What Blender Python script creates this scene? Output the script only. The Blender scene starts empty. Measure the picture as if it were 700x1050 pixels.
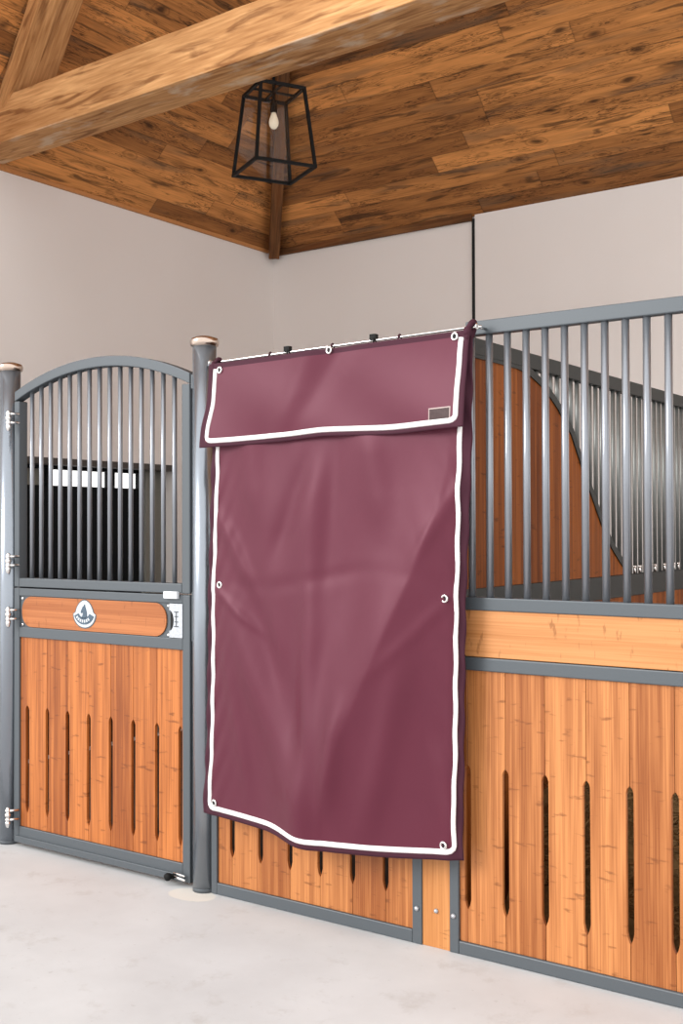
import bpy, bmesh, math, random
from mathutils import Vector, Matrix
random.seed(7)
PI = math.pi
COL = bpy.context.scene.collection

# ------------------------------------------------------------------ materials
def new_mat(name):
    m = bpy.data.materials.new(name); m.use_nodes = True
    nt = m.node_tree
    return m, nt, nt.nodes['Principled BSDF']

def N(nt, kind, **kw):
    n = nt.nodes.new(kind)
    for k, v in kw.items():
        if k in n.inputs: n.inputs[k].default_value = v
        else: setattr(n, k, v)
    return n

def L(nt, a, b): nt.links.new(a, b)

def math_node(nt, op, a, b=None, c=None):
    n = nt.nodes.new('ShaderNodeMath'); n.operation = op
    for i, v in enumerate((a, b, c)):
        if v is None: continue
        if hasattr(v, 'is_linked'): nt.links.new(v, n.inputs[i])
        else: n.inputs[i].default_value = v
    return n.outputs[0]

def ramp(nt, fac, stops, interp='LINEAR'):
    r = nt.nodes.new('ShaderNodeValToRGB'); r.color_ramp.interpolation = interp
    e = r.color_ramp.elements
    while len(e) < len(stops): e.new(0.5)
    for el, (p, c) in zip(e, stops):
        el.position = p
        el.color = (c, c, c, 1) if isinstance(c, (int, float)) else (*c, 1)
    nt.links.new(fac, r.inputs[0])
    return r.outputs[0]

def mix(nt, fac, a, b, blend='MIX'):
    m = nt.nodes.new('ShaderNodeMix'); m.data_type = 'RGBA'; m.blend_type = blend
    for sock, v in ((m.inputs[0], fac), (m.inputs[6], a), (m.inputs[7], b)):
        if hasattr(v, 'is_linked'): nt.links.new(v, sock)
        elif isinstance(v, (int, float)): sock.default_value = v
        else: sock.default_value = (*v, 1)
    return m.outputs[2]

def srgb(r, g, b):
    f = lambda c: (c/255/12.92) if c/255 <= .04045 else ((c/255+.055)/1.055)**2.4
    return (f(r), f(g), f(b))

def plain(name, col, rough=.5, metal=0., spec=.5, **kw):
    m, nt, b = new_mat(name)
    b.inputs['Base Color'].default_value = (*col, 1)
    b.inputs['Roughness'].default_value = rough
    b.inputs['Metallic'].default_value = metal
    b.inputs['Specular IOR Level'].default_value = spec
    tc = N(nt, 'ShaderNodeTexCoord')
    n = N(nt, 'ShaderNodeTexNoise', Scale=kw.get('nscale', 60.), Detail=3.)
    L(nt, tc.outputs['Object'], n.inputs['Vector'])
    v = kw.get('var', .06)
    c = mix(nt, ramp(nt, n.outputs[0], [(.3, 0.), (.7, 1.)]), tuple(x*(1-v) for x in col), tuple(min(1, x*(1+v)) for x in col))
    L(nt, c, b.inputs['Base Color'])
    if kw.get('bump'):
        bp = N(nt, 'ShaderNodeBump', Strength=kw['bump'], Distance=.002)
        L(nt, n.outputs[0], bp.inputs['Height']); L(nt, bp.outputs[0], b.inputs['Normal'])
    return m

M = {}
M['steel'] = plain('anthracite_steel', srgb(83, 89, 94), .42, .15, .45, nscale=300., var=.05)
M['steel_dark'] = plain('dark_steel', srgb(40, 43, 42), .5, .2, .35, nscale=200.)  # near-black steel colour of the partition frame and backing plate
M['bar'] = plain('silver_grey_bar', srgb(146, 150, 157), .28, .65, .5, nscale=200., var=.03)
M['post'] = plain('post_steel', srgb(150, 157, 166), .24, .75, .5, nscale=200., var=.03)
M['bar_shaded'] = plain('shaded_bar', srgb(120, 122, 120), .4, .5, .5)  # darker copy of the bar steel, weaker light inside painted in
M['zinc'] = plain('galvanised_zinc', srgb(186, 190, 196), .4, .6, .5, nscale=160., var=.15)
M['chrome'] = plain('polished_chrome', (.86, .85, .84), .12, 1., .5, var=.01)
M['cap'] = plain('warm_polished_cap', srgb(196, 178, 165), .2, .95, .5, var=.03)
M['black'] = plain('black_metal', (.005, .005, .005), .6, 0., .2)
M['gap'] = plain('black_joint', (.006, .006, .006), .8)
M['white'] = plain('white_webbing', (.86, .84, .83), .75, 0, .2, nscale=700., bump=.1)
M['white_plastic'] = plain('white_plastic', (.85, .87, .9), .35)
M['rubber'] = plain('stall_mat', srgb(40, 33, 28), .95)
M['badge_grey'] = plain('badge_silver', srgb(205, 212, 218), .35, .35)
M['badge_dark'] = plain('badge_slate', srgb(74, 92, 108), .45, .2)
M['leaf'] = plain('black_shutter', (.005, .006, .007), .8, 0., .15)
M['jamb'] = plain('grey_jamb', srgb(120, 118, 110), .6)
M['straw'] = plain('straw', srgb(122, 98, 64), .8, 0, .2, nscale=20., var=.35)
M['reel'] = plain('label_leather', srgb(66, 48, 48), .55, 0, .3, nscale=120., var=.2)
M['label_edge'] = plain('label_edge', srgb(170, 150, 146), .5)
M['lintel_shade'] = plain('shaded_lintel', srgb(70, 64, 60), .7)

def mk_wall():
    m, nt, b = new_mat('painted_plaster')
    tc = N(nt, 'ShaderNodeTexCoord')
    n = N(nt, 'ShaderNodeTexNoise', Scale=1.3, Detail=4.); L(nt, tc.outputs['Object'], n.inputs['Vector'])
    L(nt, mix(nt, n.outputs[0], srgb(226, 218, 213), srgb(234, 227, 223)), b.inputs['Base Color'])
    n2 = N(nt, 'ShaderNodeTexNoise', Scale=140., Detail=2.); L(nt, tc.outputs['Object'], n2.inputs['Vector'])
    bp = N(nt, 'ShaderNodeBump', Strength=.08, Distance=.002); L(nt, n2.outputs[0], bp.inputs['Height'])
    L(nt, bp.outputs[0], b.inputs['Normal']); b.inputs['Roughness'].default_value = .85
    b.inputs['Specular IOR Level'].default_value = .2
    return m
M['wall'] = mk_wall()

def mk_floor():
    m, nt, b = new_mat('polished_concrete')
    tc = N(nt, 'ShaderNodeTexCoord')
    n = N(nt, 'ShaderNodeTexNoise', Scale=1.1, Detail=7., Roughness=.62); L(nt, tc.outputs['Object'], n.inputs['Vector'])
    n2 = N(nt, 'ShaderNodeTexNoise', Scale=6., Detail=6., Roughness=.7); L(nt, tc.outputs['Object'], n2.inputs['Vector'])
    c = mix(nt, ramp(nt, n.outputs[0], [(.3, 0.), (.72, 1.)]), srgb(186, 187, 188), srgb(208, 209, 210))
    c = mix(nt, ramp(nt, n2.outputs[0], [(.56, 0.), (.72, .55)]), c, srgb(172, 169, 166))
    n3 = N(nt, 'ShaderNodeTexNoise', Scale=38., Detail=3.); L(nt, tc.outputs['Object'], n3.inputs['Vector'])
    c = mix(nt, ramp(nt, n3.outputs[0], [(.68, 0.), (.75, .35)]), c, srgb(158, 156, 154))
    # pale repair patch round the foot of the middle post
    sx = N(nt, 'ShaderNodeSeparateXYZ'); L(nt, tc.outputs['Object'], sx.inputs[0])
    dx = math_node(nt, 'DIVIDE', math_node(nt, 'ADD', sx.outputs[0], 3.205), .135)
    dy = math_node(nt, 'DIVIDE', math_node(nt, 'ADD', sx.outputs[1], .06), .085)
    d = math_node(nt, 'ADD', math_node(nt, 'MULTIPLY', dx, dx), math_node(nt, 'MULTIPLY', dy, dy))
    d = math_node(nt, 'ADD', d, math_node(nt, 'MULTIPLY', n2.outputs[0], .5))
    c = mix(nt, ramp(nt, d, [(.85, .8), (1.0, 0.)]), c, srgb(222, 216, 206))
    L(nt, c, b.inputs['Base Color'])
    L(nt, ramp(nt, n.outputs[0], [(.2, .55), (.8, .75)]), b.inputs['Roughness'])
    bp = N(nt, 'ShaderNodeBump', Strength=.12, Distance=.004); L(nt, n2.outputs[0], bp.inputs['Height'])
    L(nt, bp.outputs[0], b.inputs['Normal'])
    return m
M['floor'] = mk_floor()

def mk_bamboo(name, pitch, x0, horiz=False, lo=(176, 96, 44), hi=(232, 150, 92), axis=0, spec=.35):
    """bamboo boards; x0, pitch: where the board joints lie (object coordinates)"""
    m, nt, b = new_mat(name)
    tc = N(nt, 'ShaderNodeTexCoord'); sx = N(nt, 'ShaderNodeSeparateXYZ'); L(nt, tc.outputs['Object'], sx.inputs[0])
    across, along = (sx.outputs[2], sx.outputs[axis]) if horiz else (sx.outputs[axis], sx.outputs[2])
    bid = math_node(nt, 'FLOOR', math_node(nt, 'DIVIDE', math_node(nt, 'SUBTRACT', across, x0), pitch))
    wn = N(nt, 'ShaderNodeTexWhiteNoise', noise_dimensions='1D'); L(nt, bid, wn.inputs['W'])
    sid = math_node(nt, 'FLOOR', math_node(nt, 'DIVIDE', across, .0135))
    wn2 = N(nt, 'ShaderNodeTexWhiteNoise', noise_dimensions='1D'); L(nt, sid, wn2.inputs['W'])
    def noise(sa, sl, det=3., off=0.):
        cx = N(nt, 'ShaderNodeCombineXYZ')
        L(nt, math_node(nt, 'MULTIPLY', across, sa), cx.inputs[0])
        L(nt, math_node(nt, 'MULTIPLY', along, sl), cx.inputs[1])
        L(nt, math_node(nt, 'ADD', math_node(nt, 'MULTIPLY', bid, 7.3), off), cx.inputs[2])
        n = N(nt, 'ShaderNodeTexNoise', Scale=1., Detail=det); L(nt, cx.outputs[0], n.inputs['Vector'])
        return n.outputs[0]
    g1, g2, g3 = noise(190, 2.6), noise(30, 1.1, 4., 3.), noise(13, 46., 3., 9.)
    f = math_node(nt, 'ADD', math_node(nt, 'MULTIPLY', g1, .62), math_node(nt, 'MULTIPLY', g2, .56))
    f = math_node(nt, 'ADD', f, math_node(nt, 'MULTIPLY', math_node(nt, 'SUBTRACT', wn.outputs[0], .5), .20))
    f = math_node(nt, 'ADD', f, math_node(nt, 'MULTIPLY', wn2.outputs[0], .13))
    mid = tuple((a+c)/2*.985 for a, c in zip(lo, hi))
    c = ramp(nt, f, [(.44, srgb(*lo)), (.62, srgb(*mid)), (.84, srgb(*hi))])
    dk = tuple(x*.55 for x in srgb(*lo))
    c = mix(nt, ramp(nt, g3, [(.63, 0.), (.71, .6)]), c, dk)
    L(nt, c, b.inputs['Base Color'])
    b.inputs['Roughness'].default_value = .42; b.inputs['Specular IOR Level'].default_value = spec
    return m

def mk_reclaimed(name, bw=.135, blen=1.7, lo=(112, 69, 35), hi=(226, 153, 86), rough=.75):
    """reclaimed pine boards laid along u of the UV map (metres)"""
    m, nt, b = new_mat(name)
    uv = N(nt, 'ShaderNodeUVMap'); sx = N(nt, 'ShaderNodeSeparateXYZ'); L(nt, uv.outputs[0], sx.inputs[0])
    u, v = sx.outputs[0], sx.outputs[1]
    rv = math_node(nt, 'DIVIDE', v, bw); row = math_node(nt, 'FLOOR', rv)
    wr = N(nt, 'ShaderNodeTexWhiteNoise', noise_dimensions='1D'); L(nt, row, wr.inputs['W'])
    ru = math_node(nt, 'DIVIDE', math_node(nt, 'ADD', u, math_node(nt, 'MULTIPLY', wr.outputs[0], 9.)), blen)
    cid = math_node(nt, 'FLOOR', ru)
    cb = N(nt, 'ShaderNodeCombineXYZ'); L(nt, row, cb.inputs[0]); L(nt, cid, cb.inputs[1])
    wb = N(nt, 'ShaderNodeTexWhiteNoise', noise_dimensions='2D'); L(nt, cb.outputs[0], wb.inputs['Vector'])
    bid = math_node(nt, 'MULTIPLY', wb.outputs[0], 31.)
    def noise(su, sv, det=4., off=0., dist=0.):
        cx = N(nt, 'ShaderNodeCombineXYZ')
        L(nt, math_node(nt, 'MULTIPLY', u, su), cx.inputs[0]); L(nt, math_node(nt, 'MULTIPLY', v, sv), cx.inputs[1])
        L(nt, math_node(nt, 'ADD', bid, off), cx.inputs[2])
        n = N(nt, 'ShaderNodeTexNoise', Scale=1., Detail=det, Distortion=dist); L(nt, cx.outputs[0], n.inputs['Vector'])
        return n.outputs[0]
    g1, g2 = noise(5., 110., 5.), noise(1.6, 14., 3., 5.)
    f = math_node(nt, 'ADD', math_node(nt, 'MULTIPLY', g1, .35), math_node(nt, 'MULTIPLY', g2, .45))
    f = math_node(nt, 'ADD', f, math_node(nt, 'MULTIPLY', wb.outputs[0], .38))
    mid = tuple((a*.55+c*.45) for a, c in zip(lo, hi))
    c = ramp(nt, f, [(.32, srgb(*lo)), (.54, srgb(*mid)), (.82, srgb(*hi))])
    wv = noise(3.2, 46., 2., 11., 2.2)
    swirl = ramp(nt, math_node(nt, 'PINGPONG', math_node(nt, 'MULTIPLY', wv, 9.), 1.), [(.0, 1.), (.45, 0.)])
    blot = noise(1.9, 9., 4., 17., .8)
    c = mix(nt, math_node(nt, 'MULTIPLY', swirl, ramp(nt, blot, [(.465, 0.), (.54, .85)])), c, srgb(44, 25, 13))
    blot2 = noise(2.2, 18., 6., 29., 1.)
    c = mix(nt, ramp(nt, blot2, [(.565, 0.), (.66, .7)]), c, srgb(52, 33, 20))
    gry = noise(1.3, 9., 4., 41.)
    c = mix(nt, ramp(nt, gry, [(.55, 0.), (.68, .5)]), c, srgb(104, 84, 66))
    # knots with dark rims
    kx = N(nt, 'ShaderNodeCombineXYZ')
    L(nt, math_node(nt, 'ADD', math_node(nt, 'MULTIPLY', u, 2.6), math_node(nt, 'MULTIPLY', blot, .35)), kx.inputs[0])
    L(nt, math_node(nt, 'ADD', math_node(nt, 'MULTIPLY', v, 6.2), math_node(nt, 'MULTIPLY', gry, .35)), kx.inputs[1])
    vo = N(nt, 'ShaderNodeTexVoronoi', Scale=1.); L(nt, kx.outputs[0], vo.inputs['Vector'])
    kd = vo.outputs['Distance']
    c = mix(nt, ramp(nt, kd, [(.05, .85), (.16, 0.)]), c, srgb(48, 28, 16))
    rings = ramp(nt, math_node(nt, 'PINGPONG', math_node(nt, 'MULTIPLY', kd, 11.), 1.), [(.0, 1.), (.4, 0.)])
    c = mix(nt, math_node(nt, 'MULTIPLY', rings, ramp(nt, kd, [(.14, .5), (.34, 0.)])), c, srgb(70, 40, 22))
    # joints
    fv = math_node(nt, 'FRACT', rv); ed = math_node(nt, 'MINIMUM', fv, math_node(nt, 'SUBTRACT', 1., fv))
    fu = math_node(nt, 'FRACT', ru); eu = math_node(nt, 'MINIMUM', fu, math_node(nt, 'SUBTRACT', 1., fu))
    j = math_node(nt, 'MINIMUM', ramp(nt, ed, [(.008, 0.), (.03, 1.)]), ramp(nt, eu, [(.0015, 0.), (.004, 1.)]))
    c = mix(nt, math_node(nt, 'MULTIPLY', math_node(nt, 'SUBTRACT', 1., j), .4), c, srgb(34, 20, 11))
    L(nt, c, b.inputs['Base Color'])
    hgt = math_node(nt, 'ADD', math_node(nt, 'MULTIPLY', g1, .4), j)
    bp = N(nt, 'ShaderNodeBump', Strength=.35, Distance=.004); L(nt, hgt, bp.inputs['Height'])
    L(nt, bp.outputs[0], b.inputs['Normal'])
    b.inputs['Roughness'].default_value = rough; b.inputs['Specular IOR Level'].default_value = .25
    return m
M['boards'] = mk_reclaimed('reclaimed_boards')

def mk_beam(name, lo=(158, 108, 64), hi=(222, 171, 117)):
    """rough-sawn timber, grain along object X"""
    m, nt, b = new_mat(name)
    tc = N(nt, 'ShaderNodeTexCoord'); 
    def noise(s, det, sc=1., dist=0.):
        mp = N(nt, 'ShaderNodeMapping'); mp.inputs['Scale'].default_value = s; L(nt, tc.outputs['Object'], mp.inputs[0])
        n = N(nt, 'ShaderNodeTexNoise', Scale=sc, Detail=det, Distortion=dist); L(nt, mp.outputs[0], n.inputs['Vector'])
        return n.outputs[0]
    g, big = noise((4, 60, 60), 5.), noise((1.4, 7, 7), 4.)
    f = math_node(nt, 'ADD', math_node(nt, 'MULTIPLY', g, .5), math_node(nt, 'MULTIPLY', big, .5))
    c = ramp(nt, f, [(.36, srgb(*lo)), (.52, srgb(*[(a+d)/2 for a, d in zip(lo, hi)])), (.68, srgb(*hi))])
    k = noise((2.6, 19, 19), 6., 1., .9)
    c = mix(nt, ramp(nt, k, [(.54, 0.), (.66, .7)]), c, srgb(110, 64, 32))
    ch = noise((5, 11, 11), 7., 1., .3); sz = N(nt, 'ShaderNodeSeparateXYZ'); L(nt, tc.outputs['Object'], sz.inputs[0])
    ch2 = math_node(nt, 'LESS_THAN', sz.outputs[2], -.128)
    c = mix(nt, math_node(nt, 'MULTIPLY', ramp(nt, ch, [(.52, 0.), (.66, .6)]), ch2), c, srgb(206, 184, 160))
    L(nt, c, b.inputs['Base Color'])
    bp = N(nt, 'ShaderNodeBump', Strength=.5, Distance=.006); L(nt, f, bp.inputs['Height']); L(nt, bp.outputs[0], b.inputs['Normal'])
    b.inputs['Roughness'].default_value = .75; b.inputs['Specular IOR Level'].default_value = .2
    return m
M['beam'] = mk_beam('sawn_timber')
M['hip'] = mk_beam('dark_sawn_timber', (74, 46, 26), (138, 92, 54))

def mk_cloth(name, col, rough, sheen, wr):
    m, nt, b = new_mat(name)
    tc = N(nt, 'ShaderNodeTexCoord')
    n = N(nt, 'ShaderNodeTexNoise', Scale=900., Detail=2.); L(nt, tc.outputs['Object'], n.inputs['Vector'])
    n2 = N(nt, 'ShaderNodeTexNoise', Scale=3., Detail=5., Roughness=.6); L(nt, tc.outputs['Object'], n2.inputs['Vector'])
    c = mix(nt, n2.outputs[0], tuple(x*.9 for x in col), tuple(x*1.1 for x in col))
    L(nt, c, b.inputs['Base Color'])
    mp = N(nt, 'ShaderNodeMapping'); mp.inputs['Scale'].default_value = (5, 5, 3); mp.inputs['Rotation'].default_value = (0, .5, 0)
    L(nt, tc.outputs['Object'], mp.inputs[0])
    n3 = N(nt, 'ShaderNodeTexNoise', Scale=1., Detail=3., Distortion=.2); L(nt, mp.outputs[0], n3.inputs['Vector'])
    h = math_node(nt, 'ADD', math_node(nt, 'MULTIPLY', n.outputs[0], .02), n3.outputs[0])
    bp = N(nt, 'ShaderNodeBump', Strength=wr, Distance=.02); L(nt, h, bp.inputs['Height']); L(nt, bp.outputs[0], b.inputs['Normal'])
    b.inputs['Roughness'].default_value = rough; b.inputs['Specular IOR Level'].default_value = .42; b.inputs['Specular Tint'].default_value = (1., .60, .70, 1)
    b.inputs['Sheen Weight'].default_value = sheen; b.inputs['Sheen Roughness'].default_value = .4
    b.inputs['Sheen Tint'].default_value = (*[min(1, x*4) for x in col], 1)
    return m
M['burgundy'] = mk_cloth('burgundy_canvas', (.090, .0155, .0300), .46, .12, .14)
M['burgundy_flap'] = M['burgundy']
M['binding'] = mk_cloth('burgundy_binding', (.046, .0130, .0230), .75, .05, .06)

def mk_glass():
    m = bpy.data.materials.new('clear_glass'); m.use_nodes = True; nt = m.node_tree
    nt.nodes.clear()
    o = N(nt, 'ShaderNodeOutputMaterial'); t = N(nt, 'ShaderNodeBsdfTransparent'); g = N(nt, 'ShaderNodeBsdfGlossy', Roughness=.03)
    t.inputs[0].default_value = (.985, .99, .99, 1)
    ms = N(nt, 'ShaderNodeMixShader'); ms.inputs[0].default_value = .014
    L(nt, t.outputs[0], ms.inputs[1]); L(nt, g.outputs[0], ms.inputs[2]); L(nt, ms.outputs[0], o.inputs[0])
    return m
M['glass'] = mk_glass()
m, nt, b = new_mat('bulb_glow'); b.inputs['Base Color'].default_value = (.8, .7, .55, 1)
b.inputs['Roughness'].default_value = .1
b.inputs['Emission Color'].default_value = (1., .82, .58, 1); b.inputs['Emission Strength'].default_value = .12
M['bulb'] = m
m, nt, b = new_mat('filament'); b.inputs['Emission Color'].default_value = (1., .8, .5, 1); b.inputs['Emission Strength'].default_value = 6.
M['filament'] = m

# ------------------------------------------------------------------ mesh helpers (world coordinates)
def bm_new(): return bmesh.new()

def box(bm, x0, x1, y0, y1, z0, z1, mi=0):
    v = [bm.verts.new(p) for p in ((x0,y0,z0),(x1,y0,z0),(x1,y1,z0),(x0,y1,z0),(x0,y0,z1),(x1,y0,z1),(x1,y1,z1),(x0,y1,z1))]
    for f in ((0,3,2,1),(4,5,6,7),(0,1,5,4),(1,2,6,5),(2,3,7,6),(3,0,4,7)):
        bm.faces.new([v[i] for i in f]).material_index = mi

def obox(bm, c, ax, ay, az, mi=0):
    """box with centre c and half-axes vectors"""
    c, ax, ay, az = map(Vector, (c, ax, ay, az))
    v = [bm.verts.new(c + sx*ax + sy*ay + sz*az) for sx, sy, sz in
         ((-1,-1,-1),(1,-1,-1),(1,1,-1),(-1,1,-1),(-1,-1,1),(1,-1,1),(1,1,1),(-1,1,1))]
    for f in ((0,3,2,1),(4,5,6,7),(0,1,5,4),(1,2,6,5),(2,3,7,6),(3,0,4,7)):
        bm.faces.new([v[i] for i in f]).material_index = mi

def prism(bm, pts, y0, y1, plane='xz', mi=0):
    """outline pts extruded along the third axis"""
    def P(a, b, t):
        return (a, t, b) if plane == 'xz' else ((t, a, b) if plane == 'yz' else (a, b, t))
    A = [bm.verts.new(P(a, b, y0)) for a, b in pts]; B = [bm.verts.new(P(a, b, y1)) for a, b in pts]
    fs = [bm.faces.new(A), bm.faces.new(B[::-1])]
    n = len(pts)
    for i in range(n): fs.append(bm.faces.new((A[i], B[i], B[(i+1) % n], A[(i+1) % n])))
    for f in fs: f.material_index = mi

def tube(bm, path, r, seg=12, closed=False, mi=0, caps=True):
    path = [Vector(p) for p in path]; n = len(path); rings = []
    up = None
    for i, p in enumerate(path):
        a = path[(i-1) % n] if (closed or i > 0) else p
        c = path[(i+1) % n] if (closed or i < n-1) else p
        t = (c-a).normalized()
        if up is None: up = Vector((0,0,1)) if abs(t.z) < .9 else Vector((1,0,0))
        s = t.cross(up).normalized(); up = s.cross(t).normalized()
        rr = r[i] if isinstance(r, (list, tuple)) else r
        rings.append([bm.verts.new(p + rr*(math.cos(2*PI*k/seg)*s + math.sin(2*PI*k/seg)*up)) for k in range(seg)])
    for i in range(n if closed else n-1):
        A, B = rings[i], rings[(i+1) % n]
        for k in range(seg):
            f = bm.faces.new((A[k], A[(k+1) % seg], B[(k+1) % seg], B[k])); f.smooth = True; f.material_index = mi
    if caps and not closed:
        bm.faces.new(rings[0][::-1]).material_index = mi; bm.faces.new(rings[-1]).material_index = mi

def lathe(bm, prof, c=(0,0,0), seg=32, axis='z', mi=0):
    """profile [(r, h)] turned about an axis through c"""
    rings = []
    for r, h in prof:
        ring = []
        for k in range(seg):
            a = 2*PI*k/seg; p, q = r*math.cos(a), r*math.sin(a)
            co = {'z': (p, q, h), 'y': (p, h, q), 'x': (h, p, q)}[axis]
            ring.append(bm.verts.new((c[0]+co[0], c[1]+co[1], c[2]+co[2])))
        rings.append(ring)
    for A, B in zip(rings, rings[1:]):
        for k in range(seg):
            f = bm.faces.new((A[k], A[(k+1) % seg], B[(k+1) % seg], B[k])); f.smooth = True; f.material_index = mi
    bm.faces.new(rings[0][::-1]).material_index = mi; bm.faces.new(rings[-1]).material_index = mi

def torus(bm, c, R, r, normal=(0,1,0), seg=20, ss=8, mi=0):
    n = Vector(normal).normalized(); a = n.orthogonal().normalized(); b2 = n.cross(a)
    tube(bm, [Vector(c) + R*(math.cos(2*PI*k/seg)*a + math.sin(2*PI*k/seg)*b2) for k in range(seg)], r, ss, True, mi)

def origin_of(o):
    v = Vector((0,0,0))
    while o is not None: v += o.location; o = o.parent
    return v

def link(name, bm, mats, parent=None, bevel=0., seg=2, smooth=False, loc=None):
    """bm is in world coordinates; the object's origin is its parent's, or loc (world)"""
    bmesh.ops.recalc_face_normals(bm, faces=bm.faces)
    base = origin_of(parent) if parent else Vector((0,0,0))
    org = Vector(loc) if loc is not None else base
    bm.transform(Matrix.Translation(-org))
    me = bpy.data.meshes.new(name); bm.to_mesh(me); bm.free()
    for mt in (mats if isinstance(mats, (list, tuple)) else [mats]): me.materials.append(mt)
    if smooth:
        for p in me.polygons: p.use_smooth = True
    o = bpy.data.objects.new(name, me); COL.objects.link(o)
    o.parent = parent; o.location = org - base
    if bevel:
        md = o.modifiers.new('bevel', 'BEVEL'); md.width = bevel; md.segments = seg; md.limit_method = 'ANGLE'; md.angle_limit = math.radians(40)
    return o

def tag(o, label=None, cat=None, group=None, kind=None):
    if label: o['label'] = label
    if cat: o['category'] = cat
    if group: o['group'] = group
    if kind: o['kind'] = kind
    return o

def thing(name, loc, label, cat, group=None):
    o = bpy.data.objects.new(name, None); o.empty_display_size = .1; COL.objects.link(o); o.location = loc
    return tag(o, label, cat, group, 'thing')

def clone(o, parent, dloc):
    c = o.copy(); COL.objects.link(c); c.parent = parent; c.location = o.location + Vector(dloc)
    return c

# ------------------------------------------------------------------ the setting
XW, YB, ZE = -5.834, 3.75, 3.77         # left wall, back wall, eaves
TB, TL, HA = .85, .85/.88, .88          # slope of back and left roof planes, plan run of the hip
YR = -.7                                # ridge line of the built roof
XR = 3.2

bm = bm_new(); box(bm, -6.9, 4.5, -8.5, 4.6, -.12, 0)
tag(link('floor', bm, M['floor']), kind='structure')
bm = bm_new(); box(bm, -5.82, -.2, .075, 3.70, 0, .012)  # dark floor added so the slots open onto darkness, not lit concrete
tag(link('floor', bm, M['rubber']), 'dark rubber stall floor added to darken the slots', kind='structure')

bm = bm_new()
D0, D1, DZ = .95, 2.6, 1.94
box(bm, XW-.26, XW, YR, D0, 0, ZE+.02); box(bm, XW-.26, XW, D1, YB+.3, 0, ZE+.02); box(bm, XW-.26, XW, D0, D1, DZ, ZE+.02)
tag(link('wall_left', bm, M['wall']), kind='structure')
bm = bm_new()
box(bm, XW-.26, -3.972, YB, YB+.25, 0, ZE+.02); box(bm, -3.952, XR, YB-.012, YB+.25, 0, ZE+.03)
box(bm, -3.972, -3.952, YB+.02, YB+.25, 0, ZE)
tag(link('wall_back', bm, M['wall']), kind='structure')
bm = bm_new(); box(bm, -3.974, -3.951, YB-.016, YB+.03, 0, 3.752)  # black strip stands in for the shadow inside the wall joint
tag(link('trim_1', bm, M['gap']), 'thin black vertical strip painting the shaded joint in the back wall', kind='structure')
bm = bm_new()
box(bm, XW+.05, -3.972, YB-.03, YB, 3.738, ZE+.02)
tag(link('trim_2', bm, M['hip'], bevel=.004), 'narrow dark timber strip where back wall meets sloping ceiling', kind='structure')

# exterior door in the left wall: black leaf, glazed strip above it
dr = thing('door_1', (XW-.14, (D0+D1)/2, 0), 'black exterior door seen through the arched bars', 'door'); dr['kind'] = 'structure'
bm = bm_new(); box(bm, XW-.17, XW-.13, D0, 2.37, 0, 1.795); box(bm, XW-.125, XW-.13, D0+.06, 2.31, .1, 1.7)
link('leaf', bm, M['leaf'], dr)
bm = bm_new()
for y in (D0, 1.49, 2.06, 2.36): box(bm, XW-.18, XW-.12, y, y+.045, 1.795, DZ-.035)
box(bm, XW-.18, XW-.12, D0, 2.375, DZ-.035, DZ)
link('frame', bm, M['leaf'], dr)
bm = bm_new(); box(bm, XW-.19, XW-.10, 2.39, 2.50, 0, DZ); box(bm, XW-.20, XW-.125, 2.50, D1, 0, DZ)
link('jamb', bm, M['jamb'], dr, bevel=.004)
bm = bm_new(); box(bm, XW-.155, XW-.15, D0, 1.49, 1.795, DZ-.035)  # grey colour paints the dimmer view through the left window pane
tag(link('dim_pane', bm, M['jamb'], dr), 'grey panel standing in for a dimmer window pane')
bm = bm_new(); box(bm, XW-.16, XW+.006, D0, D1, DZ-.012, DZ+.03)  # dark edge strip; its colour also paints the lintel's shadowed underside
tag(link('trim_3', bm, M['lintel_shade']), 'dark lintel strip with underside shade painted in, over the exterior door', kind='structure')

bm = bm_new(); box(bm, XW-.01, XW+.018, YR, YB-.08, ZE-.016, ZE+.010)
tag(link('trim_4', bm, plain('eave_strip', srgb(188, 128, 74), .7)), 'pale thin timber strip along the top of the left wall', kind='structure')

# sloping timber ceiling: two planes meeting at the hip
def roof_plane(name, quad, origin, udir, vdir):
    bm = bm_new(); uvl = bm.loops.layers.uv.new('UVMap')
    o, u, v = Vector(origin), Vector(udir).normalized(), Vector(vdir).normalized()
    n = u.cross(v); n = n if n.z > 0 else -n
    A = [bm.verts.new(p) for p in quad]; B = [bm.verts.new(Vector(p)+n*.04) for p in quad]
    fs = [bm.faces.new(A), bm.faces.new(B[::-1])]
    for i in range(len(quad)): fs.append(bm.faces.new((A[i], B[i], B[(i+1) % len(quad)], A[(i+1) % len(quad)])))
    for f in fs:
        for lp in f.loops:
            d = lp.vert.co - o; lp[uvl].uv = (d.dot(u)+20, d.dot(v)+.0)
    return link(name, bm, M['boards'])
run = YB-YR
hip_top = (XW+HA*run, YR, ZE+TB*run)
c = roof_plane('ceiling', [(XW, YB, ZE), (XR, YB, ZE), (XR, YR, ZE+TB*run), hip_top], (XW, YB, ZE), (1,0,0), (0,-1,TB))
tag(c, 'brown reclaimed board ceiling slope rising from the back wall', kind='structure')
c = roof_plane('ceiling', [(XW, YB, ZE), hip_top, (XW, YR, ZE)], (XW, YB, ZE), (0,1,0), (1,0,TL))
tag(c, 'brown reclaimed board ceiling slope rising from the left wall', kind='structure')

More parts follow.
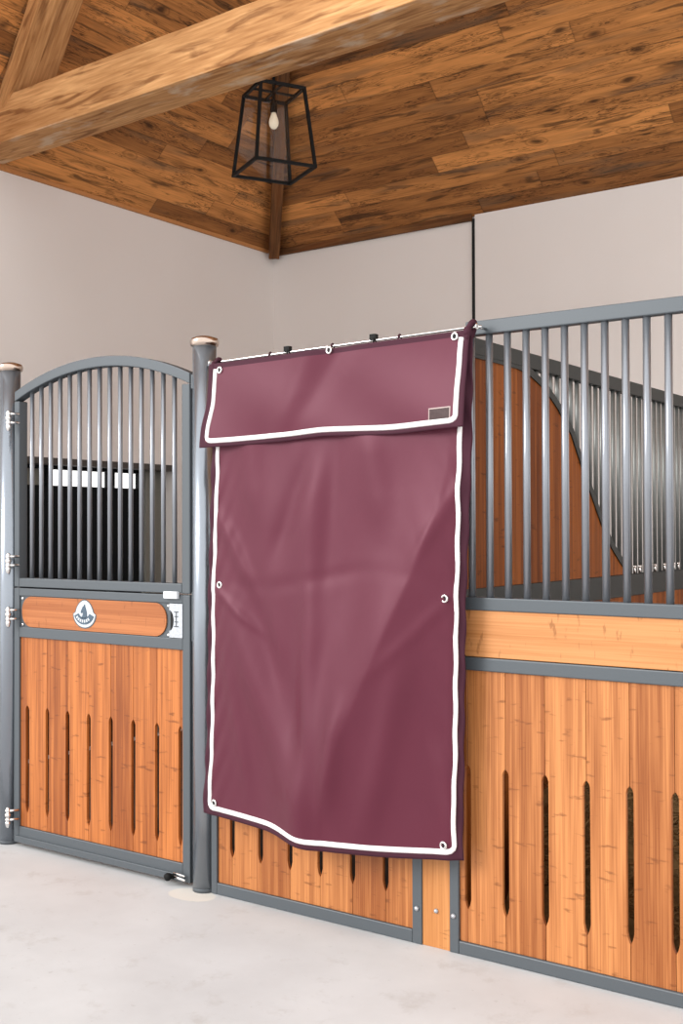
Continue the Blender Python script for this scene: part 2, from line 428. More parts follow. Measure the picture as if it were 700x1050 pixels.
def timber(name, p0, p1, wdir, w, d, mat, label, wob=.004, seg=24):
    """squared timber from p0 to p1 (axis), w wide along wdir, d deep; local X along the axis"""
    p0, p1 = Vector(p0), Vector(p1); t = (p1-p0); ln = t.length; t.normalize()
    wv = Vector(wdir); wv = (wv - wv.dot(t)*t).normalized(); dv = t.cross(wv).normalized()
    bm = bm_new(); rings = []
    rnd = random.Random(len(name)*13+seg)
    per = []
    for a, b2 in ((-1,-1),(-.33,-1.0),(.33,-1.0),(1,-1),(1,-.33),(1,.33),(1,1),(.33,1),(-.33,1),(-1,1),(-1,.33),(-1,-.33)): per.append((a, b2))
    for i in range(seg+1):
        s = ln*i/seg
        rings.append([bm.verts.new((s, a*w/2+rnd.uniform(-wob, wob), b2*d/2+rnd.uniform(-wob, wob))) for a, b2 in per])
    k = len(per)
    for A, B in zip(rings, rings[1:]):
        for j in range(k): bm.faces.new((A[j], A[(j+1) % k], B[(j+1) % k], B[j]))
    bm.faces.new(rings[0][::-1]); bm.faces.new(rings[-1])
    o = link(name, bm, mat, bevel=.006)
    o.matrix_world = Matrix(((t.x, wv.x, dv.x, p0.x), (t.y, wv.y, dv.y, p0.y), (t.z, wv.z, dv.z, p0.z), (0,0,0,1)))
    return tag(o, label, kind='structure')

timber('ceiling_beam', (XW-.1, .90, 3.922), (1.6, .90, 4.072), (0,1,0), .26, .272, M['beam'], 'heavy pale sawn timber tie beam crossing under the sloping ceiling', .0015, 60)
# principal rafter leaning up from the end of the tie beam under the left slope
rA, r1 = Vector((-5.80, 1.0, 3.80)), Vector((-4.10, .44, 5.17))
r0 = rA.lerp(r1, .15)
timber('rafter', r0, r1, (0,1,0), .265, .10, M['beam'], 'pale timber rafter climbing the ceiling above the left end of the beam', .0015, 24)
# hip rafter in the corner between the two slopes
nh = Vector((HA, -1, TB)).normalized()
h0 = Vector((XW, YB, ZE-.070)) + nh*.085
timber('hip_rafter', h0, h0+nh*4.2, Vector((1, HA, 0)), .085, .12, M['hip'], 'dark timber hip rafter running up the ceiling corner behind the lantern', .002, 16)

# ------------------------------------------------------------------ posts
FR = .04                                  # depth of the frame tubes (front face at y = 0)
def make_post(x, label, strike):
    t = thing('stall_post', (x, .02, 0), label, 'post', 'round posts of the stall front')
    bm = bm_new(); lathe(bm, [(.05, .0), (.05, 2.275)], (x, .02, 0), 40); link('shaft', bm, M['post'], t)
    bm = bm_new(); lathe(bm, [(.046, 2.262), (.057, 2.266), (.0605, 2.276), (.0605, 2.288), (.056, 2.297), (.03, 2.306), (.004, 2.309)], (x, .02, 0), 40)
    tag(link('cap', bm, M['cap'], t), 'polished metal cap')
    bm = bm_new(); lathe(bm, [(.0508, .0), (.0508, .012), (.0502, .016)], (x, .02, 0), 40); link('base_ring', bm, M['steel'], t)
    if strike:
        bm = bm_new(); box(bm, -3.266, -3.250, .004, .016, 1.03, 1.235); link('strike_plate', bm, M['steel'], t, bevel=.001)
        bm = bm_new(); box(bm, -3.264, -3.250, -.002, .02, 2.09, 2.15); link('door_stop', bm, M['steel'], t, bevel=.001)
    return t
make_post(-4.467, 'round grey steel post carrying the hinges of the arched door', False)
make_post(-3.207, 'round grey steel post with polished cap beside the burgundy curtain', True)

# ------------------------------------------------------------------ boards with ventilation slots
ZS0, ZS1, SW = .160, .668, .0115
def slotted(joints, x0, x1, z0, z1, y0, y1, bm):
    """upright boards between x0 and x1; every joint carries a pointed slot"""
    edges = [x0] + list(joints) + [x1]
    g = .0007
    for i in range(len(edges)-1):
        a, b2 = edges[i], edges[i+1]
        la, lb = (i > 0), (i < len(edges)-2)
        a2, b3 = a+(g if la else 0), b2-(g if lb else 0)
        if b3-a2 < .035 and la and lb: pass
        pts = [(a2, z0)]
        pts.append((b3, z0))
        w = min(SW, (b3-a2)*.42)
        if lb: pts += [(b3, ZS0), (b3-w*.62, ZS0+.016), (b3-w, ZS0+.036), (b3-w, ZS1-.022), (b3-w*.7, ZS1-.010), (b3, ZS1)]
        pts.append((b3, z1)); pts.append((a2, z1))
        if la: pts += [(a2, ZS1), (a2+w*.7, ZS1-.010), (a2+w, ZS1-.022), (a2+w, ZS0+.036), (a2+w*.62, ZS0+.016), (a2, ZS0)]
        prism(bm, pts, y0, y1)

def stadium(x0, x1, z0, z1, r, left=True, right=True, n=8):
    pts = []
    def arc(cx, cz, a0, a1):
        for k in range(n+1):
            a = math.radians(a0+(a1-a0)*k/n); pts.append((cx+r*math.cos(a), cz+r*math.sin(a)))
    if right: arc(x1-r, z0+r, -90, 0); arc(x1-r, z1-r, 0, 90)
    else: pts.extend([(x1, z0), (x1, z1)])
    if left: arc(x0+r, z1-r, 90, 180); arc(x0+r, z0+r, 180, 270)
    else: pts.extend([(x0, z1), (x0, z0)])
    return pts

# ------------------------------------------------------------------ dutch door beside the left post
DX0, DX1 = -4.410, -3.273
def hinge(parent, z):
    bm = bm_new(); px, py = -4.402, -.040
    for dz in (-.021, .021):
        tube(bm, [(px, py, z+dz), (px+.012, py+.006, z+dz), (-4.375, .002, z+dz)], .0065, 10)
        lathe(bm, [(.011, z+dz-.0065), (.013, z+dz-.004), (.013, z+dz+.004), (.011, z+dz+.0065)], (px, py, 0), 16)
    lathe(bm, [(.007, z-.05), (.0095, z-.047), (.0095, z+.03), (.006, z+.036), (.001, z+.038)], (px, py, 0), 16)
    lathe(bm, [(.010, z-.009), (.0145, z-.006), (.0145, z+.006), (.010, z+.009)], (px, py, 0), 16)
    lathe(bm, [(.003, z-.062), (.009, z-.055), (.0125, z-.042), (.0125, z-.033), (.008, z-.029)], (px, py, 0), 16)
    tube(bm, [(px, py, z), (px-.02, py+.028, z)], .007, 10)
    return tag(link('hinge', bm, M['chrome'], parent), 'bright metal pin hinge')

ug = thing('grille_gate', (DX0, 0, 1.23), 'arched grey barred upper door leaf between the two round posts', 'door')
# arch
AC, AR = (DX0+DX1)/2, 1.42
AZ = 2.277 - AR
def arc_z(x, r): return AZ + math.sqrt(r*r-(x-AC)**2)
bm = bm_new()
box(bm, DX0, DX0+.036, 0, .05, 1.228, arc_z(DX0, AR)-.045)
box(bm, DX1-.046, DX1, 0, .05, 1.228, arc_z(DX1, AR)-.045)
box(bm, DX0+.036, DX1-.046, 0, .05, 1.228, 1.270)
n = 40
xs = [DX0+(DX1-DX0)*i/n for i in range(n+1)]
prism(bm, [(x, arc_z(x, AR)) for x in xs] + [(x, arc_z(x, AR)-.046) for x in xs[::-1]], 0, .05)
link('frame', bm, M['steel'], ug, bevel=.004)
nb = 15
for i in range(nb):
    x = DX0+.034 + (DX1-DX0-.078)*(i+1)/(nb+1)
    bm = bm_new(); lathe(bm, [(.0105, 1.268), (.0105, arc_z(x, AR)-.04)], (x, .025, 0), 16)
    link('bar', bm, M['bar'], ug)
hinge(ug, 2.030); hinge(ug, 1.352)

ld = thing('stable_gate', (DX0, 0, .018), 'lower door leaf of slotted orange boards with an emblem plaque', 'door')
PX0, PX1 = -4.372, -3.315
bm = bm_new()
box(bm, DX0, PX0, 0, FR, .018, 1.222); box(bm, PX1, DX1, 0, FR, .018, 1.222)
box(bm, PX0, PX1, 0, FR, 1.186, 1.222); box(bm, PX0, PX1, 0, FR, .990, 1.038); box(bm, PX0, PX1, 0, FR, .018, .094)
link('frame', bm, M['steel'], ld, bevel=.003)
bm = bm_new(); box(bm, PX0-.02, PX1+.012, -.010, .0, .020, .050)
link('kick_rail', bm, M['steel'], ld, bevel=.002)
bm = bm_new(); box(bm, PX0, PX1, .008, .026, 1.038, 1.186); link('backing_plate', bm, M['steel'], ld)
bm = bm_new(); slotted([-4.324, -4.183, -4.043, -3.902, -3.759, -3.618, -3.474, -3.336], PX0, PX1, .094, .990, .010, .027, bm)
M['door_boards'] = mk_bamboo('bamboo_door', .1414, -4.324-DX0-.0, lo=(130, 66, 24), hi=(194, 117, 59))
link('slotted_panel', bm, M['door_boards'], ld, bevel=.0012, seg=1)
bm = bm_new(); prism(bm, stadium(-4.354, -3.410, 1.040, 1.184, .066), .001, .008)
M['plaque'] = mk_bamboo('bamboo_plaque', .3, -.1, horiz=True, lo=(150, 84, 42), hi=(184, 114, 66))
pq = link('plaque', bm, M['plaque'], ld, bevel=.0015)
for x, z in ((-4.352, 1.174), (-4.352, 1.050), (-3.400, 1.174), (-3.400, 1.050)):
    bm = bm_new(); lathe(bm, [(.0075, .008), (.0075, .003), (.004, .0)], (x, 0, z), 12, 'y')
    tag(link('screw', bm, M['chrome'], ld), 'small bright screw head')
# emblem badge: upright oval with a dark figure above a curved banner
EX, EZ = -3.918, 1.114
bm = bm_new()
out = []
for k in range(48):
    a = 2*PI*k/48; sx, sz = math.sin(a), math.cos(a)
    if sz > .1: out.append((EX+.050*sx*(1+.18*(1-sz)), EZ+.002+.062*sz))
    else: out.append((EX+.071*sx, EZ+.002+.060*sz))
prism(bm, out, -.002, .004)
em = link('emblem', bm, M['badge_grey'], ld, bevel=.0015)
bm = bm_new(); prism(bm, [(EX+(x-EX)*1.09, EZ+(z-EZ)*1.08) for x, z in out], .0, .003)
link('emblem_rim', bm, M['steel'], em)
bm = bm_new()
ban = [(EX+.066*math.sin(a), EZ+.012-.056*math.cos(a)) for a in [math.radians(d) for d in range(-72, 73, 8)]]
inn = [(EX+.040*math.sin(a), EZ+.020-.034*math.cos(a)) for a in [math.radians(d) for d in range(64, -65, -8)]]
prism(bm, ban+inn, -.005, -.002)
link('banner', bm, M['badge_dark'], em)
bm = bm_new()
for d in range(-52, 53, 15):
    a = math.radians(d); cx, cz = EX+.053*math.sin(a), EZ+.016-.045*math.cos(a)
    obox(bm, (cx, -.0058, cz), (.0042*math.cos(a), 0, .0042*math.sin(a)), (0, .0010, 0), (-.0065*math.sin(a), 0, .0065*math.cos(a)))
link('banner_lettering', bm, M['badge_grey'], em)
bm = bm_new()
fig = [(-.016,-.022),(.014,-.022),(.018,-.010),(.017,.006),(.012,.020),(.007,.030),(.004,.042),(-.001,.034),(-.009,.029),(-.016,.016),(-.021,.006),(-.018,.000),(-.011,.003),(-.004,.005),(-.009,-.008)]
prism(bm, [(EX+x, EZ+.006+z) for x, z in fig], -.005, -.002)
link('figure', bm, M['badge_dark'], em)
# latch plate with half-moon finger recess
bm = bm_new(); pts = [(-3.312, 1.040), (-3.312, 1.184), (-3.388, 1.184)]
for k in range(13):
    a = math.radians(90-180*k/12); pts.append((-3.388+.026*math.cos(a), 1.112+.044*math.sin(a)))
pts.append((-3.388, 1.040))
prism(bm, pts, -.004, .008); lp = link('latch_plate', bm, M['zinc'], ld, bevel=.001)
bm = bm_new()
for z, w in ((1.150, .012), (1.130, .010), (1.108, .010), (1.088, .013)):
    box(bm, -3.346-w, -3.346+w, -.0055, -.004, z-.002, z+.002)
for z in (1.140, 1.119, 1.098): box(bm, -3.348, -3.344, -.0055, -.004, z-.010, z+.009)
link('latch_marking', bm, M['steel'], lp)
bm = bm_new(); box(bm, -3.388, -3.355, .004, .0078, 1.066, 1.158); link('finger_recess', bm, M['gap'], lp)
bm = bm_new(); box(bm, -3.410, -3.332, -.018, -.0005, 1.206, 1.236)
tag(link('catch', bm, M['white_plastic'], ld, bevel=.003), 'small white catch on the top edge')
bm = bm_new(); tube(bm, [(-3.345, -.020, .040), (-3.285, -.014, .032)], .006, 12); tube(bm, [(-3.345, -.022, .056), (-3.285, -.016, .050)], .0045, 10)
fb = link('floor_bolt', bm, M['chrome'], ld)
bm = bm_new(); lathe(bm, [(.004, -.045), (.015, -.042), (.017, -.033), (.014, -.022), (.006, -.018)], (-3.368, 0, .038), 20, 'y')
lathe(bm, [(.008, -.019), (.008, -.008)], (-3.368, 0, .038), 12, 'y'); box(bm, -3.37, -3.345, -.026, -.010, .031, .046)
tag(link('bolt_knob', bm, M['black'], fb), 'black knob')
hinge(ld, 1.098); hinge(ld, .150)

# ------------------------------------------------------------------ stall fronts
def horiz_board(bm, x0, x1, left):
    prism(bm, stadium(x0, x1, 1.050, 1.213, .032, left, False, 5), .006, .030)

# middle bay behind the curtain
cb = thing('low_stall_barrier', (-3.164, 0, 0), 'low slotted orange board barrier showing under the burgundy curtain', 'stall barrier')
bm = bm_new()
box(bm, -3.155, -3.124, 0, FR, 0, 1.258); box(bm, -2.182, -2.142, 0, FR, 0, 1.258)
box(bm, -3.124, -2.182, 0, FR, .001, .048); box(bm, -3.124, -2.182, 0, FR, 1.000, 1.048); box(bm, -3.124, -2.182, 0, FR, 1.213, 1.258)
link('frame', bm, M['steel'], cb, bevel=.003)
bm = bm_new(); slotted([-3.048, -2.900, -2.751, -2.604, -2.452, -2.303], -3.124, -2.182, .048, 1.0, .010, .025, bm)
M['bay_boards'] = mk_bamboo('bamboo_bay', .1487, -3.048+3.164, lo=(140, 77, 35), hi=(198, 130, 75))
link('slotted_panel', bm, M['bay_boards'], cb, bevel=.0012, seg=1)
bm = bm_new(); horiz_board(bm, -3.124, -2.182, True)
M['top_board'] = mk_bamboo('bamboo_board', .5, 0., horiz=True, lo=(172, 108, 56), hi=(202, 140, 88))
link('top_board', bm, M['top_board'], cb, bevel=.002)
def bolt_head(parent, x, y, z, r=.009):
    bm = bm_new(); lathe(bm, [(r, y), (r, y-.004), (r*.6, y-.008), (r*.1, y-.009)], (x, 0, z), 16, 'y')
    tag(link('bolt', bm, M['zinc'], parent), 'bright round bolt head')
bolt_head(cb, -2.162, 0, .128)

# filler board between the two bays (its back carries the partition)
fl = thing('filler_board', (-2.084, .02, 0), 'narrow upright orange board between two grey uprights at curtain corner', 'board')
bm = bm_new(); box(bm, -2.142, -2.027, .006, .034, 0, 1.258)
M['filler'] = mk_bamboo('bamboo_filler', .4, -.2, lo=(172, 108, 54), hi=(208, 144, 88))
link('plank', bm, M['filler'], fl, bevel=.002); bolt_head(fl, -2.084, .006, .132, .0085)

# right bay: grille over boards
X0, X1 = -2.027, -.12
rb = thing('barred_stall_barrier', (X0, 0, 0), 'tall grey barred stall barrier over slotted orange boards beside the curtain', 'stall barrier')
bm = bm_new()
box(bm, X0, X0+.037, 0, FR, 0, 1.2585); box(bm, X1-.04, X1, 0, FR, 0, 2.229)
box(bm, -1.953, X1-.04, 0, FR, 2.179, 2.229)
box(bm, X0+.037, X1-.04, 0, FR, 1.213, 1.2585); box(bm, X0+.037, X1-.04, 0, FR, 1.002, 1.048); box(bm, X0+.037, X1-.04, 0, FR, .001, .046)
link('frame', bm, M['steel'], rb, bevel=.004)
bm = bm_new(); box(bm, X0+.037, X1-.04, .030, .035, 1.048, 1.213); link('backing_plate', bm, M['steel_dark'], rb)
first = None
bx = -1.940
while bx < X1-.07:
    if first is None:
        bm = bm_new(); lathe(bm, [(.0128, 1.256), (.0128, 2.181)], (bx, .02, 0), 20)
        first = link('bar', bm, M['bar'], rb, loc=(bx, .02, 1.256)); fx = bx
    else: clone(first, rb, (bx-fx, 0, 0))
    bx += .0710
bm = bm_new(); horiz_board(bm, X0+.040, X1-.04, True)
link('top_board', bm, M['top_board'], rb, bevel=.002)
js = [-1.957+.1483*i for i in range(13) if -1.957+.1483*i < X1-.06]
bm = bm_new(); slotted(js, X0+.037, X1-.04, .046, 1.002, .010, .025, bm)
M['right_boards'] = mk_bamboo('bamboo_right', .1483, -1.957-X0, lo=(140, 78, 36), hi=(200, 132, 78))
link('slotted_panel', bm, M['right_boards'], rb, bevel=.0012, seg=1)
bolt_head(rb, -2.010, 0, .130)

# ------------------------------------------------------------------ partition between the stalls
XP = -2.030
pt = thing('stall_partition', (XP-.02, .06, 0), 'dark framed stall partition with a sweeping wooden quarter panel behind the bars', 'partition')
bm = bm_new()
PZ = 2.212
box(bm, XP-.04, XP, .20, 3.70, PZ-.062, PZ); box(bm, XP-.04, XP, .045, .085, 0, 2.09); box(bm, XP-.04, XP, 3.66, 3.70, 0, PZ)
box(bm, XP-.04, XP, .085, 3.66, 1.172, 1.276); box(bm, XP-.04, XP, .085, 3.66, 0, .06)
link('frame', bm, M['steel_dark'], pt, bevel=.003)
curve = [(.085,2.06),(.13,2.105),(.20,2.137),(.40,2.137),(.573,2.135),(.678,2.122),(.819,2.078),(.95,2.005),(1.086,1.905),(1.174,1.796),(1.283,1.665),(1.415,1.515),(1.533,1.405),(1.655,1.325),(1.74,1.278)]
bm = bm_new(); prism(bm, [(.085, 1.276)] + curve[::1] , XP-.034, XP-.008, 'yz')
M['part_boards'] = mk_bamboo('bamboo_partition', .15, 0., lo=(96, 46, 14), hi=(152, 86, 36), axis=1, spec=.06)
link('sweep_panel', bm, M['part_boards'], pt)
bm = bm_new(); prism(bm, curve + [(y+.022, z+.026) for y, z in curve[::-1]], XP-.038, XP-.002, 'yz')
link('sweep_edge', bm, M['steel_dark'], pt)
bm = bm_new(); box(bm, XP-.034, XP-.008, .085, 3.66, .06, 1.172)
link('lower_panel', bm, M['part_boards'], pt)
import bisect
def sweep_z(y):
    if y >= curve[-1][0]: return 1.276
    i = bisect.bisect([c[0] for c in curve], y)
    if i == 0: return curve[0][1]
    (ya, za), (yb, zb) = curve[i-1], curve[i]
    return za+(zb-za)*(y-ya)/(yb-ya)
full = None
y = .70
while y < 3.63:
    zb = sweep_z(y-.02)-.0
    if PZ-.06-zb > .03:
        if y > 1.8 and full is not None: clone(full, pt, (0, y-fy, 0))
        else:
            bm = bm_new(); lathe(bm, [(.0105, zb), (.0105, PZ-.06)], (XP-.02, y, 0), 14)
            o = link('bar', bm, M['bar_shaded'], pt, loc=(XP-.02, y, 0))
            if y > 1.8: full, fy = o, y
    y += .0690
# small tie rings along the top of the lower rail
ring = None
for k, y in enumerate((1.80, 1.87, 2.01, 2.08, 2.22, 2.36, 2.43)):
    if ring is None:
        bm = bm_new(); torus(bm, (XP+.006, y, 1.296), .014, .0045, (1, .3, 0)); lathe(bm, [(.006, XP-.002), (.006, XP+.012)], (0, y, 1.312), 10, 'x')
        ring = link('tie_ring', bm, M['chrome'], pt, loc=(XP, y, 1.30)); ry = y
    else: clone(ring, pt, (0, y-ry, 0))

# bedding in the right stall, glimpsed through the slots
bm = bm_new()
for k in range(2600):
    x = random.uniform(-1.85, -.88); y = .24 + random.random()**1.5*1.4
    top = .10+.5*min(1, max(0, (y-.05)/.5))*(.55+.45*math.sin(3*x+1))
    c0 = Vector((x, y, max(.012, top*random.uniform(.75, 1.0) if random.random() < .8 else top*random.random())))
    d = Vector((random.gauss(0,1), random.gauss(0,1), random.gauss(0,.35))).normalized()
    ln, r = random.uniform(.03, .09), random.uniform(.0012, .0024)
    if c0.y - ln < .13: d.y = abs(d.y)*.3; d.normalize()
    s = d.orthogonal().normalized(); s2 = d.cross(s)
    A = [bm.verts.new(c0-d*ln+r*(math.cos(a)*s+math.sin(a)*s2)) for a in (0, 2.1, 4.2)]
    B = [bm.verts.new(c0+d*ln+r*(math.cos(a)*s+math.sin(a)*s2)) for a in (0, 2.1, 4.2)]
    for i in range(3): bm.faces.new((A[i], A[(i+1) % 3], B[(i+1) % 3], B[i]))
nx, ny = 26, 20
g = [[bm.verts.new((-1.93+1.14*i/nx, .13+1.5*j/ny, .01+(.46*min(1, (1.6*j/ny)/.5)*(.55+.45*math.sin(3*(-1.93+1.14*i/nx)+1))+.03*random.random()))) for j in range(ny+1)] for i in range(nx+1)]
for i in range(nx):
    for j in range(ny): bm.faces.new((g[i][j], g[i+1][j], g[i+1][j+1], g[i][j+1]))
st = link('straw_bedding', bm, M['straw']); tag(st, 'loose brown straw glimpsed through the slots of the right stall', 'straw', kind='stuff')

# ------------------------------------------------------------------ curtain rod with clips
ROD = [Vector((-3.100, -.062, 2.1768)), Vector((-3.08, -.062, 2.177)), Vector((-1.89, -.062, 2.196)), Vector((-1.86, -.05, 2.1965))]
rd = thing('curtain_rod', (-2.49, -.062, 2.185), 'thin bright metal rod holding up the burgundy curtain', 'rod')
bm = bm_new(); tube(bm, ROD, .0045, 12); link('pole', bm, M['chrome'], rd)
def rod_at(x):
    t = (x-ROD[1].x)/(ROD[2].x-ROD[1].x); return ROD[1].lerp(ROD[2], t)
for x in (-2.70, -2.30):
    p = rod_at(x); bm = bm_new()
    obox(bm, p+Vector((0, 0, .012)), (.013, 0, 0), (0, .010, 0), (0, 0, .011)); torus(bm, p+Vector((.004, 0, .0)), .012, .0035, (1, .2, 0))
    tag(link('clip', bm, M['black'], rd), 'small black clip')
for p, q in ((ROD[0], Vector((-3.166, -.006, 2.1765))), (rod_at(-1.872), rod_at(-1.872)+Vector((0, .060, 0)))):
    bm = bm_new(); tube(bm, [p, (p+q)/2, q], .005, 10); torus(bm, p, .009, .003, (1, 0, 0))
    link('end_hook', bm, M['chrome'], rd)

# ------------------------------------------------------------------ burgundy stable curtain
def interp(tab, t):
    if t <= tab[0][0]: return tab[0][1]
    for (a, va), (b2, vb) in zip(tab, tab[1:]):
        if t <= b2:
            s = (t-a)/(b2-a); s = s*s*(3-2*s)*.5+s*.5
            return va+(vb-va)*s
    return tab[-1][1]
def sm(a, b2, t):
    t = max(0, min(1, (t-a)/(b2-a))); return t*t*(3-2*t)
FOLDS = [(.41,.22,.30,.43,.011,.05), (.05,.34,.21,.50,-.009,.035), (.46,.50,.47,.96,-.020,.055), (.60,.72,.57,.90,-.012,.04),
         (.97,.50,.74,.64,-.0035,.035), (.02,.49,.22,.58,-.005,.032), (.16,.12,.20,.34,-.010,.06), (.64,.16,.72,.36,-.012,.07),
         (.52,.20,.50,.50,.010,.05), (.82,.62,.70,.95,-.010,.05), (.30,.55,.38,.75,-.008,.045), (.08,.62,.20,.92,-.010,.04),
         (.98,.28,.86,.42,-.006,.03), (.93,.80,.99,.94,-.007,.03)]
def body_pt(u, v):
    zt = 2.167+.017*u
    zb = interp([(0, .350), (.30, .338), (.5, .318), (.72, .329), (1, .352)], u)
    z = zt+(zb-zt)*v
    xl = interp([(0, -3.085), (.18, -3.078), (.54, -3.099), (.81, -3.107), (1, -3.129)], v)
    xr = interp([(0, -1.888), (.2, -1.892), (.52, -1.920), (1, -1.934)], v)
    x = xl+(xr-xl)*u
    y = -.074
    y -= .022*math.sin(PI*u)*sm(0, .6, v)
    ur = .93-.40*sm(.22, 1.02, v) if v > .2 else .93
    hr = .078*sm(.14, .66, v)
    if u < ur: y -= hr*math.exp(-((u-ur)/.17)**2)
    else: y -= hr*(1-(u-ur)/(1-ur))**1.15
    ul = .02+.40*sm(.35, 1.0, v); y -= .030*sm(.35, .8, v)*(1-.7*sm(.88, 1, v))*math.exp(-((u-ul)/.08)**2)
    y += .012*sm(.3, .7, v)*math.exp(-((u-ul-.12)/.06)**2)
    y -= .014*math.exp(-((u-.40-.1*v)/.11)**2)*sm(.1, .4, v)*(1-sm(.75, 1, v))
    y += .003*math.exp(-((v-.47-.02*math.sin(7*u))/.016)**2)*math.sin(PI*u)
    y += .0035*math.sin(9*u+16*v+2*math.sin(5*v))*math.sin(PI*u) + .002*math.sin(31*u-12*v+1)*math.sin(PI*v)
    for f0, g0, f1, g1, am, wd in FOLDS:
        t = (v-g0)/(g1-g0)
        if -.3 < t < 1.3: y += 1.25*am*math.exp(-((u-f0-(f1-f0)*t)/wd/.9)**2)*sm(-.3, .3, t)*(1-sm(.7, 1.3, t))
    e = min(u, 1-u)
    y += .0045*math.sin(70*v+(26 if u < .5 else 20)*e*4)*math.exp(-e/.05)*sm(0, .1, v)
    y += .012*sm(.955, 1., u)
    return Vector((x, y, z))
def flap_pt(u, v):
    zt = 2.166+.017*u
    zb = interp([(0, 1.828), (.1, 1.829), (.33, 1.836), (.5, 1.846), (.75, 1.838), (1, 1.848)], u)
    z = zt+(zb-zt)*v
    xl = interp([(0, -3.080), (.45, -3.086), (.8, -3.110), (1, -3.116)], v)
    xr = interp([(0, -1.884), (.25, -1.892), (.6, -1.898), (1, -1.896)], v)
    x = xl+(xr-xl)*u
    y = -.090-.012*sm(0, .9, v)
    y -= .010*math.sin(5*u+1.5*v+1)*v + .006*math.sin(13*u-5*v)*v
    y -= .010*math.exp(-((u-.42+.1*v)/.05)**2)*(1-v*.5) - .009*math.exp(-((u-.55+.18*v)/.05)**2)*(1-v)
    y += .010*math.exp(-u/.05)*v*.5
    return Vector((x, y, z))
cu = thing('stable_curtain', (-2.49, -.075, .33), 'burgundy stable curtain with white piping hung across the stall opening', 'curtain')
def sheet(name, fn, nu, nv, inset, parent, thick):
    """cloth grid; cells outside the inset (u0,u1,v1) are the plain binding"""
    bm = bm_new()
    G = [[bm.verts.new(fn(i/nu, j/nv)) for j in range(nv+1)] for i in range(nu+1)]
    for i in range(nu):
        for j in range(nv):
            f = bm.faces.new((G[i][j], G[i][j+1], G[i+1][j+1], G[i+1][j])); f.smooth = True
            u, v = (i+.5)/nu, (j+.5)/nv
            f.material_index = 1 if (u < inset[0] or u > inset[1] or v > inset[2] or v < inset[3]) else 0
    o = link(name, bm, [M['burgundy'], M['binding']], parent)
    md = o.modifiers.new('thickness', 'SOLIDIFY'); md.thickness = thick; md.offset = 1 if True else 0
    return o
body = sheet('cloth', body_pt, 150, 190, (.026, .970, .984, .012), cu, .003)
flap = sheet('valance', flap_pt, 120, 50, (.026, .978, .93, .055), cu, .003)

def ribbon(name, fn, path, w, parent, off=.004):
    """flat webbing w wide following (u, v) path on a cloth"""
    P = [fn(u, v)+Vector((0, -off, 0)) for u, v in path]
    bm = bm_new(); prev = None; n = len(P)
    for i, p in enumerate(P):
        a, b2 = P[max(0, i-1)], P[min(n-1, i+1)]
        t = (b2-a).normalized(); s = t.cross(Vector((0, 1, 0))).normalized()
        row = [bm.verts.new(p+s*w/2+Vector((0, .002, 0))), bm.verts.new(p+s*w*.3+Vector((0, -.0015, 0))), bm.verts.new(p-s*w*.3+Vector((0, -.0015, 0))), bm.verts.new(p-s*w/2+Vector((0, .002, 0)))]
        if prev:
            for k in range(3):
                f = bm.faces.new((prev[k], prev[k+1], row[k+1], row[k])); f.smooth = True
        prev = row
    o = link(name, bm, M['white'], parent)
    md = o.modifiers.new('thickness', 'SOLIDIFY'); md.thickness = .0018; md.offset = 1
    return tag(o, 'white webbing edge')
def ushape(u0, u1, v0, v1, n=60, r=.02, rv=.012):
    pts = [(u0, v0+(v1-rv-v0)*i/n) for i in range(n+1)]
    pts += [(u0+r*(1-math.cos(a)), v1-rv+rv*math.sin(a)) for a in (PI/6, PI/3, PI/2)]
    pts += [(u0+r+(u1-u0-2*r)*i/n, v1) for i in range(1, n+1)]
    pts += [(u1-r+r*math.sin(a), v1-rv+rv*math.cos(a)) for a in (PI/6, PI/3, PI/2)]
    pts += [(u1, v1-rv+(v0-v1+rv)*i/n) for i in range(1, n+1)]
    return pts
ribbon('piping', body_pt, [(u2 if u2 < .9 else u2+.010*sm(.2, .5, v2), v2) for u2, v2 in ushape(.028, .965, .03, .984)], .018, body)
ribbon('piping', flap_pt, ushape(.030, .974, .07, .925, rv=.05), .018, flap)

def eyelet(fn, u, v, parent, off=.0045):
    p = fn(u, v)+Vector((0, -off, 0)); bm = bm_new()
    torus(bm, p, .0115, .0042, (.15, 1, 0)); 
    lathe(bm, [(.009, p.y+.002), (.009, p.y+.0005)], (p.x, 0, p.z), 16, 'y', 1)
    o = link('eyelet', bm, [M['chrome'], M['gap']], parent)
    return tag(o, 'bright metal eyelet')
eyelet(body_pt, .058, .490, body); eyelet(body_pt, .945, .505, body); eyelet(body_pt, .052, .972, body); eyelet(body_pt, .945, .972, body)
eyelet(flap_pt, .050, .085, flap); eyelet(flap_pt, .952, .052, flap); eyelet(flap_pt, .50, .02, flap)
# cloth label near the lower right corner of the valance
bm = bm_new(); c0, c1, c2, c3 = flap_pt(.884, .775), flap_pt(.957, .775), flap_pt(.957, .91), flap_pt(.884, .91)
o4 = Vector((0, -.004, 0))
def lquad(k, mi, off):
    cc = (c0+c1+c2+c3)/4
    A = [bm.verts.new(cc+(c-cc)*k+Vector((0, off, 0))) for c in (c0, c1, c2, c3)]
    B = [bm.verts.new(cc+(c-cc)*k+Vector((0, off+.003, 0))) for c in (c0, c1, c2, c3)]
    bm.faces.new(A).material_index = mi
    for i in range(4): bm.faces.new((A[i], B[i], B[(i+1) % 4], A[(i+1) % 4])).material_index = mi
    bm.faces.new(B[::-1]).material_index = mi
lquad(1., 0, -.0045)
lb = link('label_patch', bm, M['label_edge'], flap); tag(lb, 'small brown label with pale edge')
bm = bm_new(); cc = (c0+c1+c2+c3)/4
